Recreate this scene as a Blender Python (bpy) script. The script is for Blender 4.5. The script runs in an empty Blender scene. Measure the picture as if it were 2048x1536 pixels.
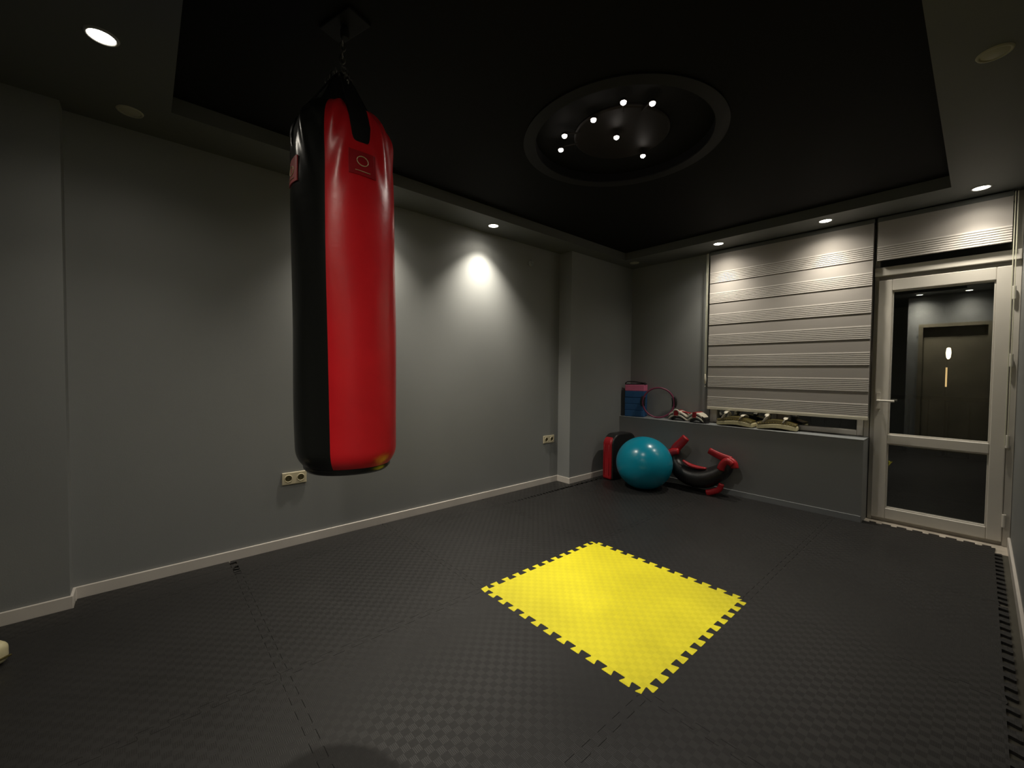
import bpy, bmesh, math, random
from mathutils import Vector, Matrix
from mathutils.geometry import tessellate_polygon
random.seed(7)
PI = math.pi
sc = bpy.context.scene
COL = sc.collection

# ------------------------------------------------------------------ materials
def mat(name, col, rough=0.5, spec=0.5, bump=None, var=None, metal=0.0, emit=None, estr=0.0, sheen=0.0, coat=0.0):
    m = bpy.data.materials.new(name); m.use_nodes = True
    nt = m.node_tree; b = nt.nodes['Principled BSDF']
    b.inputs['Base Color'].default_value = (*col, 1)
    b.inputs['Roughness'].default_value = rough
    b.inputs['Specular IOR Level'].default_value = spec
    b.inputs['Metallic'].default_value = metal
    if coat: b.inputs['Coat Weight'].default_value = coat; b.inputs['Coat Roughness'].default_value = 0.15
    if emit:
        b.inputs['Emission Color'].default_value = (*emit, 1)
        b.inputs['Emission Strength'].default_value = estr
    tc = nt.nodes.new('ShaderNodeTexCoord')
    if bump:
        sc_, st, dist = bump
        n = nt.nodes.new('ShaderNodeTexNoise'); n.inputs['Scale'].default_value = sc_; n.inputs['Detail'].default_value = 5
        nt.links.new(tc.outputs['Object'], n.inputs['Vector'])
        bp = nt.nodes.new('ShaderNodeBump'); bp.inputs['Strength'].default_value = st; bp.inputs['Distance'].default_value = dist
        nt.links.new(n.outputs['Fac'], bp.inputs['Height']); nt.links.new(bp.outputs['Normal'], b.inputs['Normal'])
    if var:
        vs, amt = var
        n = nt.nodes.new('ShaderNodeTexNoise'); n.inputs['Scale'].default_value = vs; n.inputs['Detail'].default_value = 6
        nt.links.new(tc.outputs['Object'], n.inputs['Vector'])
        r = nt.nodes.new('ShaderNodeMapRange'); r.inputs[1].default_value = .3; r.inputs[2].default_value = .7
        r.inputs[3].default_value = 1 - amt; r.inputs[4].default_value = 1 + amt
        nt.links.new(n.outputs['Fac'], r.inputs[0])
        mx = nt.nodes.new('ShaderNodeVectorMath'); mx.operation = 'SCALE'
        mx.inputs[0].default_value = col
        nt.links.new(r.outputs[0], mx.inputs['Scale']); nt.links.new(mx.outputs[0], b.inputs['Base Color'])
    return m

def foam_mat(name, col, dark, rough_a, rough_b, spec=.42):
    """interlocking foam mat: pressed checker of little squares"""
    m = bpy.data.materials.new(name); m.use_nodes = True
    nt = m.node_tree; b = nt.nodes['Principled BSDF']; L = nt.links
    geo = nt.nodes.new('ShaderNodeNewGeometry')
    ck = nt.nodes.new('ShaderNodeTexChecker'); ck.inputs['Scale'].default_value = 1 / 0.0265
    off = nt.nodes.new('ShaderNodeVectorMath'); off.operation = 'MULTIPLY_ADD'
    off.inputs[1].default_value = (1, 1, 0); off.inputs[2].default_value = (10.003, 10.003, 0.001)
    L.new(geo.outputs['Position'], off.inputs[0]); L.new(off.outputs[0], ck.inputs['Vector'])
    ck.inputs['Color1'].default_value = (1, 1, 1, 1); ck.inputs['Color2'].default_value = (0, 0, 0, 1)
    mix = nt.nodes.new('ShaderNodeMix'); mix.data_type = 'RGBA'
    mix.inputs['A'].default_value = (*dark, 1); mix.inputs['B'].default_value = (*col, 1)
    L.new(ck.outputs['Fac'], mix.inputs['Factor'])
    # scuffs / worn blotches on top
    n = nt.nodes.new('ShaderNodeTexNoise'); n.inputs['Scale'].default_value = 2.3; n.inputs['Detail'].default_value = 8
    L.new(geo.outputs['Position'], n.inputs['Vector'])
    mr = nt.nodes.new('ShaderNodeMapRange'); mr.inputs[1].default_value = .35; mr.inputs[2].default_value = .7
    mr.inputs[3].default_value = .88; mr.inputs[4].default_value = 1.15
    L.new(n.outputs['Fac'], mr.inputs[0])
    sca = nt.nodes.new('ShaderNodeVectorMath'); sca.operation = 'SCALE'
    L.new(mix.outputs['Result'], sca.inputs[0]); L.new(mr.outputs[0], sca.inputs['Scale'])
    L.new(sca.outputs[0], b.inputs['Base Color'])
    rr = nt.nodes.new('ShaderNodeMapRange'); rr.inputs[3].default_value = rough_b; rr.inputs[4].default_value = rough_a
    L.new(ck.outputs['Fac'], rr.inputs[0]); L.new(rr.outputs[0], b.inputs['Roughness'])
    # fine ribs running in alternate directions in alternate squares
    sep = nt.nodes.new('ShaderNodeSeparateXYZ'); L.new(geo.outputs['Position'], sep.inputs[0])
    rib = nt.nodes.new('ShaderNodeMix'); rib.data_type = 'FLOAT'
    L.new(ck.outputs['Fac'], rib.inputs['Factor']); L.new(sep.outputs['X'], rib.inputs['A']); L.new(sep.outputs['Y'], rib.inputs['B'])
    mu = nt.nodes.new('ShaderNodeMath'); mu.operation = 'MULTIPLY'; mu.inputs[1].default_value = 2 * PI / 0.0053
    L.new(rib.outputs['Result'], mu.inputs[0])
    si = nt.nodes.new('ShaderNodeMath'); si.operation = 'SINE'; L.new(mu.outputs[0], si.inputs[0])
    bp = nt.nodes.new('ShaderNodeBump'); bp.inputs['Strength'].default_value = .2; bp.inputs['Distance'].default_value = .0005
    L.new(si.outputs[0], bp.inputs['Height']); L.new(bp.outputs['Normal'], b.inputs['Normal'])
    b.inputs['Specular IOR Level'].default_value = spec
    return m

def glass_mat(name, tint, refl):
    m = bpy.data.materials.new(name); m.use_nodes = True
    nt = m.node_tree; nt.nodes.clear(); L = nt.links
    out = nt.nodes.new('ShaderNodeOutputMaterial')
    tr = nt.nodes.new('ShaderNodeBsdfTransparent'); tr.inputs[0].default_value = (*tint, 1)
    gl = nt.nodes.new('ShaderNodeBsdfGlossy'); gl.inputs['Roughness'].default_value = 0.0
    fr = nt.nodes.new('ShaderNodeFresnel'); fr.inputs[0].default_value = 1.5
    ad = nt.nodes.new('ShaderNodeMath'); ad.operation = 'MULTIPLY_ADD'; ad.inputs[1].default_value = 2.0; ad.inputs[2].default_value = refl
    ad.use_clamp = True
    mx = nt.nodes.new('ShaderNodeMixShader')
    L.new(fr.outputs[0], ad.inputs[0]); L.new(ad.outputs[0], mx.inputs[0])
    L.new(tr.outputs[0], mx.inputs[1]); L.new(gl.outputs[0], mx.inputs[2]); L.new(mx.outputs[0], out.inputs[0])
    return m

M = {}
M['wall'] = mat('grey wall paint', (.235, .243, .240), .55, .35, bump=(180, .12, .002), var=(1.3, .05))
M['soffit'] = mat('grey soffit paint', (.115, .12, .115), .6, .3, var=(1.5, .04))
M['sill'] = mat('grey sill gloss paint', (.26, .275, .28), .4, .4, var=(3, .06))
M['ceil'] = mat('black ceiling paint', (.0052, .0052, .0050), .8, .15, var=(.8, .15))
M['ring'] = mat('charcoal moulding', (.0075, .0072, .0068), .6, .3)
M['white'] = mat('white upvc', (.62, .59, .53), .35, .4, var=(4, .03))
M['base'] = mat('white baseboard', (.60, .56, .51), .4, .4, var=(5, .05))
M['marble'] = mat('pale threshold', (.50, .45, .38), .5, .4, var=(14, .2))
M['blind'] = mat('zebra blind fabric', (.38, .355, .33), .7, .3, bump=(600, .15, .001))
M['stripe'] = mat('zebra blind pale stripes', (.50, .475, .44), .6, .3)
M['rail'] = mat('cream blind rail', (.62, .59, .48), .4, .4)
M['cord'] = mat('pale bead cord', (.60, .60, .46), .4, .4)
M['slab'] = mat('concrete', (.08, .075, .06), .8, .2, var=(4, .2))
M['red'] = mat('red vinyl', (.66, .014, .021), .30, .5, bump=(9, .35, .006), var=(6, .08))
M['blk'] = mat('black vinyl', (.010, .011, .010), .26, .5, bump=(9, .35, .006))
M['web'] = mat('black webbing', (.008, .008, .008), .7, .3, bump=(300, .3, .002))
M['chain'] = mat('dark steel chain', (.18, .17, .15), .35, .5, metal=.9)
M['steel'] = mat('black steel bracket', (.006, .006, .006), .7, .2)
M['patch'] = mat('red label', (.42, .035, .035), .5, .4)
M['gold'] = mat('cream print', (.62, .52, .30), .4, .4)
M['ball'] = mat('teal rubber', (.004, .25, .37), .24, .5, bump=(2.5, .15, .01), var=(3, .04))
M['redm'] = mat('red leather', (.36, .012, .018), .34, .5, bump=(14, .35, .006), var=(8, .12))
M['blkm'] = mat('black leather', (.014, .013, .013), .36, .5, bump=(14, .4, .006))
M['blue'] = mat('blue eva foam', (.024, .095, .235), .6, .3, var=(20, .06))
M['pink'] = mat('pink eva foam', (.62, .15, .27), .6, .3, var=(20, .05))
M['mag'] = mat('magenta ring', (.17, .03, .07), .4, .4)
M['blkfoam'] = mat('black foam', (.012, .012, .013), .6, .3)
M['cream'] = mat('cream leather', (.60, .54, .33), .45, .4, bump=(20, .3, .004), var=(6, .08))
M['olive'] = mat('olive leather', (.085, .068, .018), .35, .5, var=(10, .3))
M['stud'] = mat('brass stud', (.25, .19, .06), .35, .5, metal=.8)
M['wht'] = mat('white leather', (.62, .58, .48), .45, .4, bump=(20, .3, .003))
M['outlet'] = mat('cream outlet plastic', (.62, .55, .38), .35, .4)
M['hole'] = mat('dark socket', (.10, .085, .04), .6, .2)
M['disc'] = mat('unlit lens', (.36, .35, .28), .5, .3)
M['trimring'] = mat('lamp trim', (.30, .30, .28), .4, .4)
M['lens'] = mat('lit lens', (.9, .9, .85), .5, .3, emit=(1.0, .93, .80), estr=22)
M['bulb'] = mat('lit bulb', (.9, .9, .85), .5, .3, emit=(1.0, .90, .80), estr=30)
M['plate'] = mat('dark lacquered lamp plate', (.010, .0075, .006), .6, .2)
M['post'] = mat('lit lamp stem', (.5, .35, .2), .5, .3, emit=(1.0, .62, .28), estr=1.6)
M['head'] = mat('lit street lamp head', (.9, .8, .7), .5, .3, emit=(1.0, .78, .55), estr=9)
M['brown'] = mat('brown door', (.20, .18, .13), .4, .4, var=(3, .15))
M['glass'] = glass_mat('pane', (.75, .78, .74), .10)
M['matblack'] = foam_mat('black foam mat', (.0165, .0158, .0155), (.0135, .0130, .0126), .42, .56)
M['matyellow'] = foam_mat('yellow foam mat', (.86, .765, .022), (.78, .69, .016), .45, .6)

# ------------------------------------------------------------------ helpers
def obj(name, bm, m, parent=None, smooth=False, bevel=0.0, subsurf=0, seg=2):
    if not isinstance(m, (list, tuple)): m = [m]
    bmesh.ops.recalc_face_normals(bm, faces=bm.faces)
    me = bpy.data.meshes.new(name); bm.to_mesh(me); bm.free()
    for x in m: me.materials.append(x)
    o = bpy.data.objects.new(name, me); COL.objects.link(o)
    if parent: o.parent = parent
    if smooth:
        for p in me.polygons: p.use_smooth = True
    if bevel:
        b = o.modifiers.new('bevel', 'BEVEL'); b.width = bevel; b.segments = seg; b.limit_method = 'ANGLE'
    if subsurf:
        s = o.modifiers.new('sub', 'SUBSURF'); s.levels = subsurf; s.render_levels = subsurf
    return o

def tag(o, label, cat, group=None):
    o['label'] = label; o['category'] = cat
    if group: o['group'] = group
    return o
def thing(name, label, cat, loc=(0, 0, 0), rotz=0.0, group=None):
    o = bpy.data.objects.new(name, None); COL.objects.link(o); o.empty_display_size = .05
    o.location = loc; o.rotation_euler = (0, 0, rotz)
    return tag(o, label, cat, group)
def struct(name, bm, m, **k):
    o = obj(name, bm, m, **k); o['kind'] = 'structure'; return o
def sempty(name, loc=(0, 0, 0)):
    o = bpy.data.objects.new(name, None); COL.objects.link(o); o.location = loc; o['kind'] = 'structure'; return o

def box(bm, x0, x1, y0, y1, z0, z1, mtx=None, mi=0):
    vs = [bm.verts.new(Vector((x, y, z)) if mtx is None else mtx @ Vector((x, y, z)))
          for x in (x0, x1) for y in (y0, y1) for z in (z0, z1)]
    for f in ((0, 1, 3, 2), (4, 6, 7, 5), (0, 4, 5, 1), (2, 3, 7, 6), (0, 2, 6, 4), (1, 5, 7, 3)):
        fc = bm.faces.new([vs[i] for i in f]); fc.material_index = mi
def BX(*a): bm = bmesh.new(); box(bm, *a); return bm
def prism(bm, pts, z0, z1, tri=True):
    a = [bm.verts.new((x, y, z0)) for x, y in pts]; b = [bm.verts.new((x, y, z1)) for x, y in pts]
    n = len(pts)
    for i in range(n): bm.faces.new((a[i], a[(i + 1) % n], b[(i + 1) % n], b[i]))
    for t in tessellate_polygon([[Vector((x, y, 0)) for x, y in pts]]):
        bm.faces.new([a[i] for i in t]); bm.faces.new([b[i] for i in reversed(t)])
def lathe(bm, prof, n=32, c=(0, 0), mtx=None, close=True):
    rings = []
    for r, z in prof:
        if r < 1e-6:
            v = Vector((c[0], c[1], z)); rings.append([bm.verts.new(mtx @ v if mtx else v)])
        else:
            ring = []
            for i in range(n):
                t = 2 * PI * i / n; v = Vector((c[0] + r * math.cos(t), c[1] + r * math.sin(t), z))
                ring.append(bm.verts.new(mtx @ v if mtx else v))
            rings.append(ring)
    for a, b in zip(rings, rings[1:]):
        for i in range(n):
            j = (i + 1) % n
            if len(a) == 1 and len(b) == 1: continue
            if len(a) == 1: bm.faces.new((a[0], b[i], b[j]))
            elif len(b) == 1: bm.faces.new((a[i], a[j], b[0]))
            else: bm.faces.new((a[i], a[j], b[j], b[i]))
    if close:
        for r_ in (rings[0], rings[-1]):
            if len(r_) > 1: bm.faces.new(r_)
def tube(bm, pts, rad, n=8, closed=False, sy=1.0, up=Vector((0, 0, 1)), cap=True):
    """sweep an ellipse (rad, rad*sy) along pts; rad may be a list"""
    pts = [Vector(p) for p in pts]; N = len(pts); rings = []
    prev = None
    for i, p in enumerate(pts):
        a = pts[(i - 1) % N] if (closed or i > 0) else p; b = pts[(i + 1) % N] if (closed or i < N - 1) else p
        t = (b - a).normalized()
        s = t.cross(up)
        if s.length < 1e-3: s = t.cross(Vector((1, 0, 0)))
        s.normalize()
        if prev is not None and s.dot(prev) < 0: s = -s
        prev = s; u = s.cross(t).normalized()
        r = rad[i] if isinstance(rad, (list, tuple)) else rad
        ry = sy[i] if isinstance(sy, (list, tuple)) else sy
        rings.append([bm.verts.new(p + s * math.cos(2 * PI * k / n) * r + u * math.sin(2 * PI * k / n) * r * ry) for k in range(n)])
    m_ = N if closed else N - 1
    for i in range(m_):
        a, b = rings[i], rings[(i + 1) % N]
        for k in range(n): bm.faces.new((a[k], a[(k + 1) % n], b[(k + 1) % n], b[k]))
    if not closed and cap: bm.faces.new(rings[0]); bm.faces.new(rings[-1])
def TB(*a, **k): bm = bmesh.new(); tube(bm, *a, **k); return bm

def spot(name, loc, power, parent, size=120, blend=1.0, rad=.03, col=(1, .92, .78), aim=None):
    l = bpy.data.lights.new(name, 'SPOT'); l.energy = power; l.spot_size = math.radians(size); l.spot_blend = blend
    l.shadow_soft_size = rad; l.color = col
    o = bpy.data.objects.new(name, l); COL.objects.link(o); o.location = loc
    if aim is not None: o.rotation_euler = (Vector(aim) - Vector(loc)).to_track_quat('-Z', 'Y').to_euler()
    if parent:
        o.parent = parent; o.matrix_parent_inverse = Matrix.Translation(-Vector(parent.location))
    return o

# ------------------------------------------------------------------ camera (fitted)
F_, YAW, PITCH, ROLL = 830.3, .8462, -.0292, .0093
CX, CY, CZ = 1.7608, -1.3343, 1.1692
Fv = Vector((-math.sin(YAW) * math.cos(PITCH), math.cos(YAW) * math.cos(PITCH), math.sin(PITCH)))
R0 = Vector((math.cos(YAW), math.sin(YAW), 0)); U0 = R0.cross(Fv)
Rv = R0 * math.cos(ROLL) + U0 * math.sin(ROLL); Uv = -R0 * math.sin(ROLL) + U0 * math.cos(ROLL)
cd = bpy.data.cameras.new('camera'); cam = bpy.data.objects.new('camera', cd); COL.objects.link(cam)
cd.sensor_width = 36; cd.lens = F_ / 2048 * 36; cd.clip_start = .02
cam.matrix_world = Matrix(((Rv.x, Uv.x, -Fv.x, CX), (Rv.y, Uv.y, -Fv.y, CY), (Rv.z, Uv.z, -Fv.z, CZ), (0, 0, 0, 1)))
sc.camera = cam

# ------------------------------------------------------------------ the room
XA, XP, XN, XR = -1.256, -1.088, -1.156, 1.925
YP, YW, YB = 2.907, 3.13, -1.63
H1, H2 = 2.43, 2.51
FL = -.012
HS = .6525
struct('floor', BX(-1.6, 2.2, -3.0, 3.13, -.15, FL), M['slab'])
bm = bmesh.new()
prism(bm, [(XN, -3.0), (XN, -1.62), (XA, -1.62), (XA, 2.004), (XP, 2.004), (XP, 3.4), (-1.55, 3.4), (-1.55, -3.0)], FL, 2.62)
struct('wall_left', bm, M['wall'])
bm = bmesh.new()
box(bm, XP, -.135, YW, 3.4, FL, H1)                      # wall beside the window
box(bm, XP, 1.16, YP, YW, FL, HS)                        # thick parapet under the window
box(bm, -.135, 1.16, YW, 3.4, FL, HS)
wb = struct('wall_back', bm, M['wall'])
struct('trim_1', BX(XP, 1.162, YP - .004, YW - .001, HS, HS + .006), M['sill'], bevel=.002)   # painted sill top
struct('wall_right', BX(XR, 2.1, -3.0, 3.4, FL, 2.62), M['wall'])
bm = bmesh.new()
box(bm, .95, 1.08, -1.80, YB, FL, 2.62); box(bm, 1.86, XR, -1.80, YB, FL, 2.62); box(bm, 1.08, 1.86, -1.80, YB, 1.98, 2.62)
struct('wall_rear', bm, M['wall'])
struct('wall_hall', BX(-1.156, XR, -3.0, -2.9, FL, 2.62), M['wall'])
# lowered soffit round the room, with lit underside
bm = bmesh.new()
W0, W1, W2, W3 = -1.22, -.92, 2.72, 1.593
box(bm, -1.255, W1, -2.9, YW + .2, H1, 2.60)
box(bm, W3, XR, -2.9, YW + .2, H1, 2.60)
box(bm, W1, W3, W2, YW + .2, H1, 2.60)
box(bm, W1, W3, -2.9, W0, H1, 2.60)
struct('trim_2', bm, M['soffit'])
# black upper ceiling with a round sunken well
CXR, CYR, RR = .335, .755, .495
bm = bmesh.new(); n = 96
inn, top, out = [], [], []
for i in range(n):
    t = 2 * PI * i / n; c, s = math.cos(t), math.sin(t)
    kx = ((1.65 - CXR) if c > 0 else (CXR + 1.0)) / max(abs(c), 1e-6); ky = ((2.8 - CYR) if s > 0 else (CYR + 1.3)) / max(abs(s), 1e-6)
    k = min(kx, ky)
    inn.append(bm.verts.new((CXR + RR * c, CYR + RR * s, H2))); top.append(bm.verts.new((CXR + RR * c, CYR + RR * s, 2.56)))
    out.append(bm.verts.new((CXR + k * c, CYR + k * s, H2)))
for i in range(n):
    j = (i + 1) % n
    bm.faces.new((inn[i], inn[j], out[j], out[i])); bm.faces.new((inn[i], inn[j], top[j], top[i]))
bm.faces.new(top)
struct('ceiling', bm, M['ceil'])
bm = bmesh.new()
lathe(bm, [(RR + .001, H2 - .001), (RR + .001, H2 - .008), (RR + .070, H2 - .008), (RR + .070, H2 - .0)], n=96, c=(CXR, CYR), close=False)
struct('trim_3', bm, M['ring'])

# baseboards
def board(name, path, t, z1, m):
    bm = bmesh.new(); pts = [Vector((x, y)) for x, y in path]; off = []
    for i, p in enumerate(pts):
        ds = []
        if i > 0: ds.append((pts[i] - pts[i - 1]).normalized())
        if i < len(pts) - 1: ds.append((pts[i + 1] - pts[i]).normalized())
        ns = [Vector((d.y, -d.x)) for d in ds]
        nn = sum(ns, Vector((0, 0))); nn.normalize(); k = 1 / max(nn.dot(ns[0]), .3)
        off.append(p + nn * t * k)
    prism(bm, [tuple(p) for p in pts] + [tuple(p) for p in reversed(off)], FL, z1)
    return struct(name, bm, m, bevel=.003)
board('baseboard_left', [(XN, -2.9), (XN, -1.62), (XA, -1.62), (XA, 2.004), (XP, 2.004), (XP, YP)], .012, .058, M['base'])
board('baseboard_right', [(XR, 3.12), (XR, YB)], .014, .06, M['base'])
board('baseboard_back', [(XP + .012, YP), (1.158, YP)], .006, .050, M['sill'])
# threshold strip under the balcony door
struct('trim_4', BX(1.16, XR, 2.90, 3.19, -.05, FL + .0006), M['marble'])

# ------------------------------------------------------------------ window with frame
def frame4(bm, x0, x1, z0, z1, w, y0, y1, wb_=None):
    wb_ = w if wb_ is None else wb_
    box(bm, x0, x0 + w, y0, y1, z0, z1); box(bm, x1 - w, x1, y0, y1, z0, z1)
    box(bm, x0 + w, x1 - w, y0, y1, z0, z0 + wb_); box(bm, x0 + w, x1 - w, y0, y1, z1 - w, z1)
w1 = sempty('window_1', (.5, YW, HS))
def child(name, bm, m, parent, **k):
    bm.transform(Matrix.Translation(-Vector(parent.location))); return obj(name, bm, m, parent, **k)
bm = bmesh.new(); frame4(bm, -.133, 1.158, HS + .006, H1 - .002, .035, YW + .012, YW + .09); box(bm, .49, .55, YW + .02, YW + .09, HS + .03, H1 - .03)
child('window_frame', bm, M['white'], w1, bevel=.004)
for (a, b) in ((-.098, .488), (.552, 1.122)):
    bm = bmesh.new(); frame4(bm, a, b, HS + .012, H1 - .04, .042, YW + .0, YW + .07)
    s = child('sash', bm, M['white'], w1, bevel=.004)
    child('pane', BX(a + .042, b - .042, YW + .035, YW + .041, HS + .054, H1 - .082), M['glass'], w1)

# ------------------------------------------------------------------ balcony door
d1 = sempty('door_1', (1.54, YW, FL))
bm = bmesh.new()
box(bm, 1.164, 1.192, YW + .005, YW + .09, FL, H1); box(bm, 1.887, 1.924, YW - .010, YW + .09, FL, H1)
box(bm, 1.192, 1.887, YW + .03, YW + .09, 1.925, 1.965); box(bm, 1.192, 1.887, YW + .02, YW + .09, H1 - .04, H1); box(bm, 1.192, 1.887, YW + .02, YW + .09, FL, .016)
child('door_frame', bm, M['white'], d1, bevel=.003)
child('transom_bar', BX(1.166, 1.922, YW - .035, YW + .028, 1.962, 2.032), M['white'], d1, bevel=.004)
child('transom_pane', BX(1.192, 1.887, YW + .05, YW + .056, 2.033, H1 - .04), M['glass'], d1)
bm = bmesh.new(); y0, y1 = YW - .020, YW + .045
box(bm, 1.190, 1.275, y0, y1, .018, 1.930); box(bm, 1.812, 1.886, y0, y1, .018, 1.930)
for a, b in ((.018, .104), (.622, .697), (1.840, 1.930)): box(bm, 1.275, 1.812, y0, y1, a, b)
leaf = child('door_leaf', bm, M['white'], d1, bevel=.006, seg=3)
bm = bmesh.new()
for a, b in ((.104, .622), (.697, 1.840)): frame4(bm, 1.275, 1.812, a, b, .008, y0 + .012, y1 - .01)
child('glazing_bead', bm, M['white'], d1, bevel=.002)
for a, b in ((.112, .614), (.705, 1.832)):
    child('pane', BX(1.283, 1.804, YW + .012, YW + .018, a, b), M['glass'], d1)
bm = bmesh.new(); box(bm, 1.203, 1.227, y0 - .012, y0, .90, 1.03)
tube(bm, [(1.215, y0 - .01, .967), (1.215, y0 - .045, .967), (1.228, y0 - .055, .967), (1.315, y0 - .055, .966)], .0085, n=10)
child('door_handle', bm, M['white'], d1, smooth=False)
for z in (.17, .72, 1.28, 1.74):
    bm = bmesh.new(); lathe(bm, [(.010, z - .045), (.011, z - .04), (.011, z + .04), (.010, z + .045)], n=12, c=(1.892, y0 - .008))
    child('hinge', bm, M['white'], d1)

# rear wall door (seen only as a reflection)
d2 = sempty('door_2', (1.47, YB - .1, FL))
bm = bmesh.new(); box(bm, 1.08, 1.13, YB - .1, YB + .012, FL, 1.98); box(bm, 1.81, 1.86, YB - .1, YB + .012, FL, 1.98); box(bm, 1.13, 1.81, YB - .1, YB + .012, 1.93, 1.98)
child('door_frame', bm, M['brown'], d2)
child('door_leaf', BX(1.13, 1.81, YB - .09, YB - .05, FL, 1.93), M['brown'], d2)

# balcony outside
struct('balcony_floor', BX(-1.6, 3.2, 3.41, 4.7, -.2, -.06), M['slab'])
bm = bmesh.new(); box(bm, -1.6, 3.2, 4.7, 4.8, -.2, .35)
for i in range(33): x = -1.5 + i * .145; box(bm, x, x + .014, 4.74, 4.76, .35, .92)
box(bm, -1.6, 3.2, 4.73, 4.77, .92, .96)
struct('balcony_railing', bm, M['slab'])
t = thing('street_lamp', 'lit lamp on a glowing post beyond the balcony, seen through the door glass', 'lamp', (1.40, 8.0, -2.5))
bm = bmesh.new(); lathe(bm, [(.010, 0), (.024, .03), (.030, .10), (.022, .17), (0, .18)], n=12, mtx=Matrix.Translation((.015, 0, 3.93))); obj('lamp_head', bm, M['head'], t, smooth=True)
bm = bmesh.new(); lathe(bm, [(.010, 3.50), (.010, 3.80)], n=10); obj('lit_stem', bm, M['post'], t)
bm = bmesh.new(); lathe(bm, [(.05, -.3), (.03, 0), (.014, 3.0), (.013, 3.50)], n=10); lathe(bm, [(.012, 3.80), (.012, 3.93)], n=10); obj('post', bm, M['steel'], t)

# ------------------------------------------------------------------ blinds
def blind(name, label, x0, x1, ztop, zbot, bands, y):
    t = thing(name, label, 'blind', ((x0 + x1) / 2, y, ztop))
    # profile from top to bottom: (z, depth); bands = pleated stripe bands (ztop, zbottom), the rest is plain cloth lying 5 mm further back
    prof = [(ztop, .0015)]; stripes = []
    for (a, b) in bands:
        prof += [(a + .001, .0015), (a, .0)]
        nP = max(2, int(round((a - b) / .0155))); h = (a - b) / nP
        for k in range(nP):
            stripes.append(len(prof))
            zt = a - k * h
            prof += [(zt - .0008, -.0012), (zt - h * .72, -.0020), (zt - h * .86, .0015), (zt - h * .98, .0015)]
        prof += [(b, -.002), (b - .001, .0015)]
    prof += [(zbot + .02, .0015)]
    bm = bmesh.new(); A, B = [], []
    for z, d in prof: A.append(bm.verts.new((x0, y + d, z))); B.append(bm.verts.new((x1, y + d, z)))
    A2 = [bm.verts.new((x0, y + .012, z)) for z, d in prof]; B2 = [bm.verts.new((x1, y + .012, z)) for z, d in prof]
    for i in range(len(prof) - 1):
        f = bm.faces.new((A[i], A[i + 1], B[i + 1], B[i])); f.material_index = 1 if i in stripes else 0; bm.faces.new((A2[i], A2[i + 1], B2[i + 1], B2[i]))
        bm.faces.new((A[i], A[i + 1], A2[i + 1], A2[i])); bm.faces.new((B[i], B[i + 1], B2[i + 1], B2[i]))
    child('fabric', bm, [M['blind'], M['stripe']], t)
    if zbot < 1: child('bottom_rail', BX(x0 - .002, x1 + .002, y - .006, y + .014, zbot - .006, zbot + .022), M['rail'], t, bevel=.004)
    child('headrail', BX(x0 - .004, x1 + .004, y + .001, y + .05, ztop - .03, ztop + .012), M['soffit'], t, bevel=.006)
    return t
YBL = 3.05
bz = [(2.205, 2.095), (1.996, 1.890), (1.780, 1.670), (1.570, 1.461), (1.357, 1.248), (1.142, 1.033), (.934, .828)]
b1 = blind('window_blind', 'wide grey zebra roller blind with striped bands covering the window', -.122, 1.160, 2.41, .808, bz, YBL)
b2 = blind('door_blind', 'short grey zebra roller blind above the balcony door', 1.184, 1.872, 2.41, 2.064, [(2.190, 2.075)], YBL + .002)
# bead chain loops
def chain(par, x, z0, z1, wgt=True):
    bm = bmesh.new()
    for dx in (-.006, .006): tube(bm, [(x + dx, YBL - .004, z1), (x + dx, YBL - .004, z0)], .0028, n=6)
    child('bead_chain', bm, M['cord'], par)
    if wgt:
        bm = bmesh.new(); lathe(bm, [(.004, z0 - .085), (.010, z0 - .075), (.012, z0 - .03), (.008, z0 + .01), (.004, z0 + .02)], n=12, c=(x, YBL - .004)); child('chain_weight', bm, M['rail'], par, smooth=True)
        bm = bmesh.new(); lathe(bm, [(0, z0 - .115), (.008, z0 - .108), (0, z0 - .10)], n=10, c=(x, YBL - .004)); child('chain_bead', bm, M['rail'], par, smooth=True)
chain(b1, -.148, 1.145, 2.41)
chain(b2, 1.886, .70, 2.41, False)

# ------------------------------------------------------------------ foam mats
D = .0165
def tooth_line(t0, t1, n):
    """list of (t, offset) along a seam, dovetail teeth, offset 0 at both ends"""
    p = (t1 - t0) / n; P = [(t0 - .6 * D, -.6 * D)]
    for k in range(n):
        a = t0 + k * p
        if k > 0: P.append((a + .0 * p, -D * .98))
        l = .14 if k == 0 else 0.0; h = .14 if k == n - 1 else 0.0          # wider root next to a corner
        P += [(a + (.26 + l) * p, -D), (a + (.285 + l) * p, -D * .8), (a + (.185 + l) * p, D * .72), (a + (.215 + l) * p, D),
              (a + (.785 - h) * p, D), (a + (.815 - h) * p, D * .72), (a + (.715 - h) * p, -D * .8), (a + (.74 - h) * p, -D)]
    P.append((t1 - .6 * D, -.6 * D)); return P
xs = [-1.240, -1.000, .0175, .9825, 1.868]
ys = [-2.88, -1.9125, -.9475, .0175, .9825, 1.9475, 2.900]
G = .0007
def edge(kind, c, a, b, n, sgn):
    """points along an edge between a and b at constant c. sgn=+1: edge lies on the high side of the tile"""
    if kind == 'plain': return [(a, c), (b, c)]
    return [(t, c + o - sgn * G) for t, o in tooth_line(a, b, n)]
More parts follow.
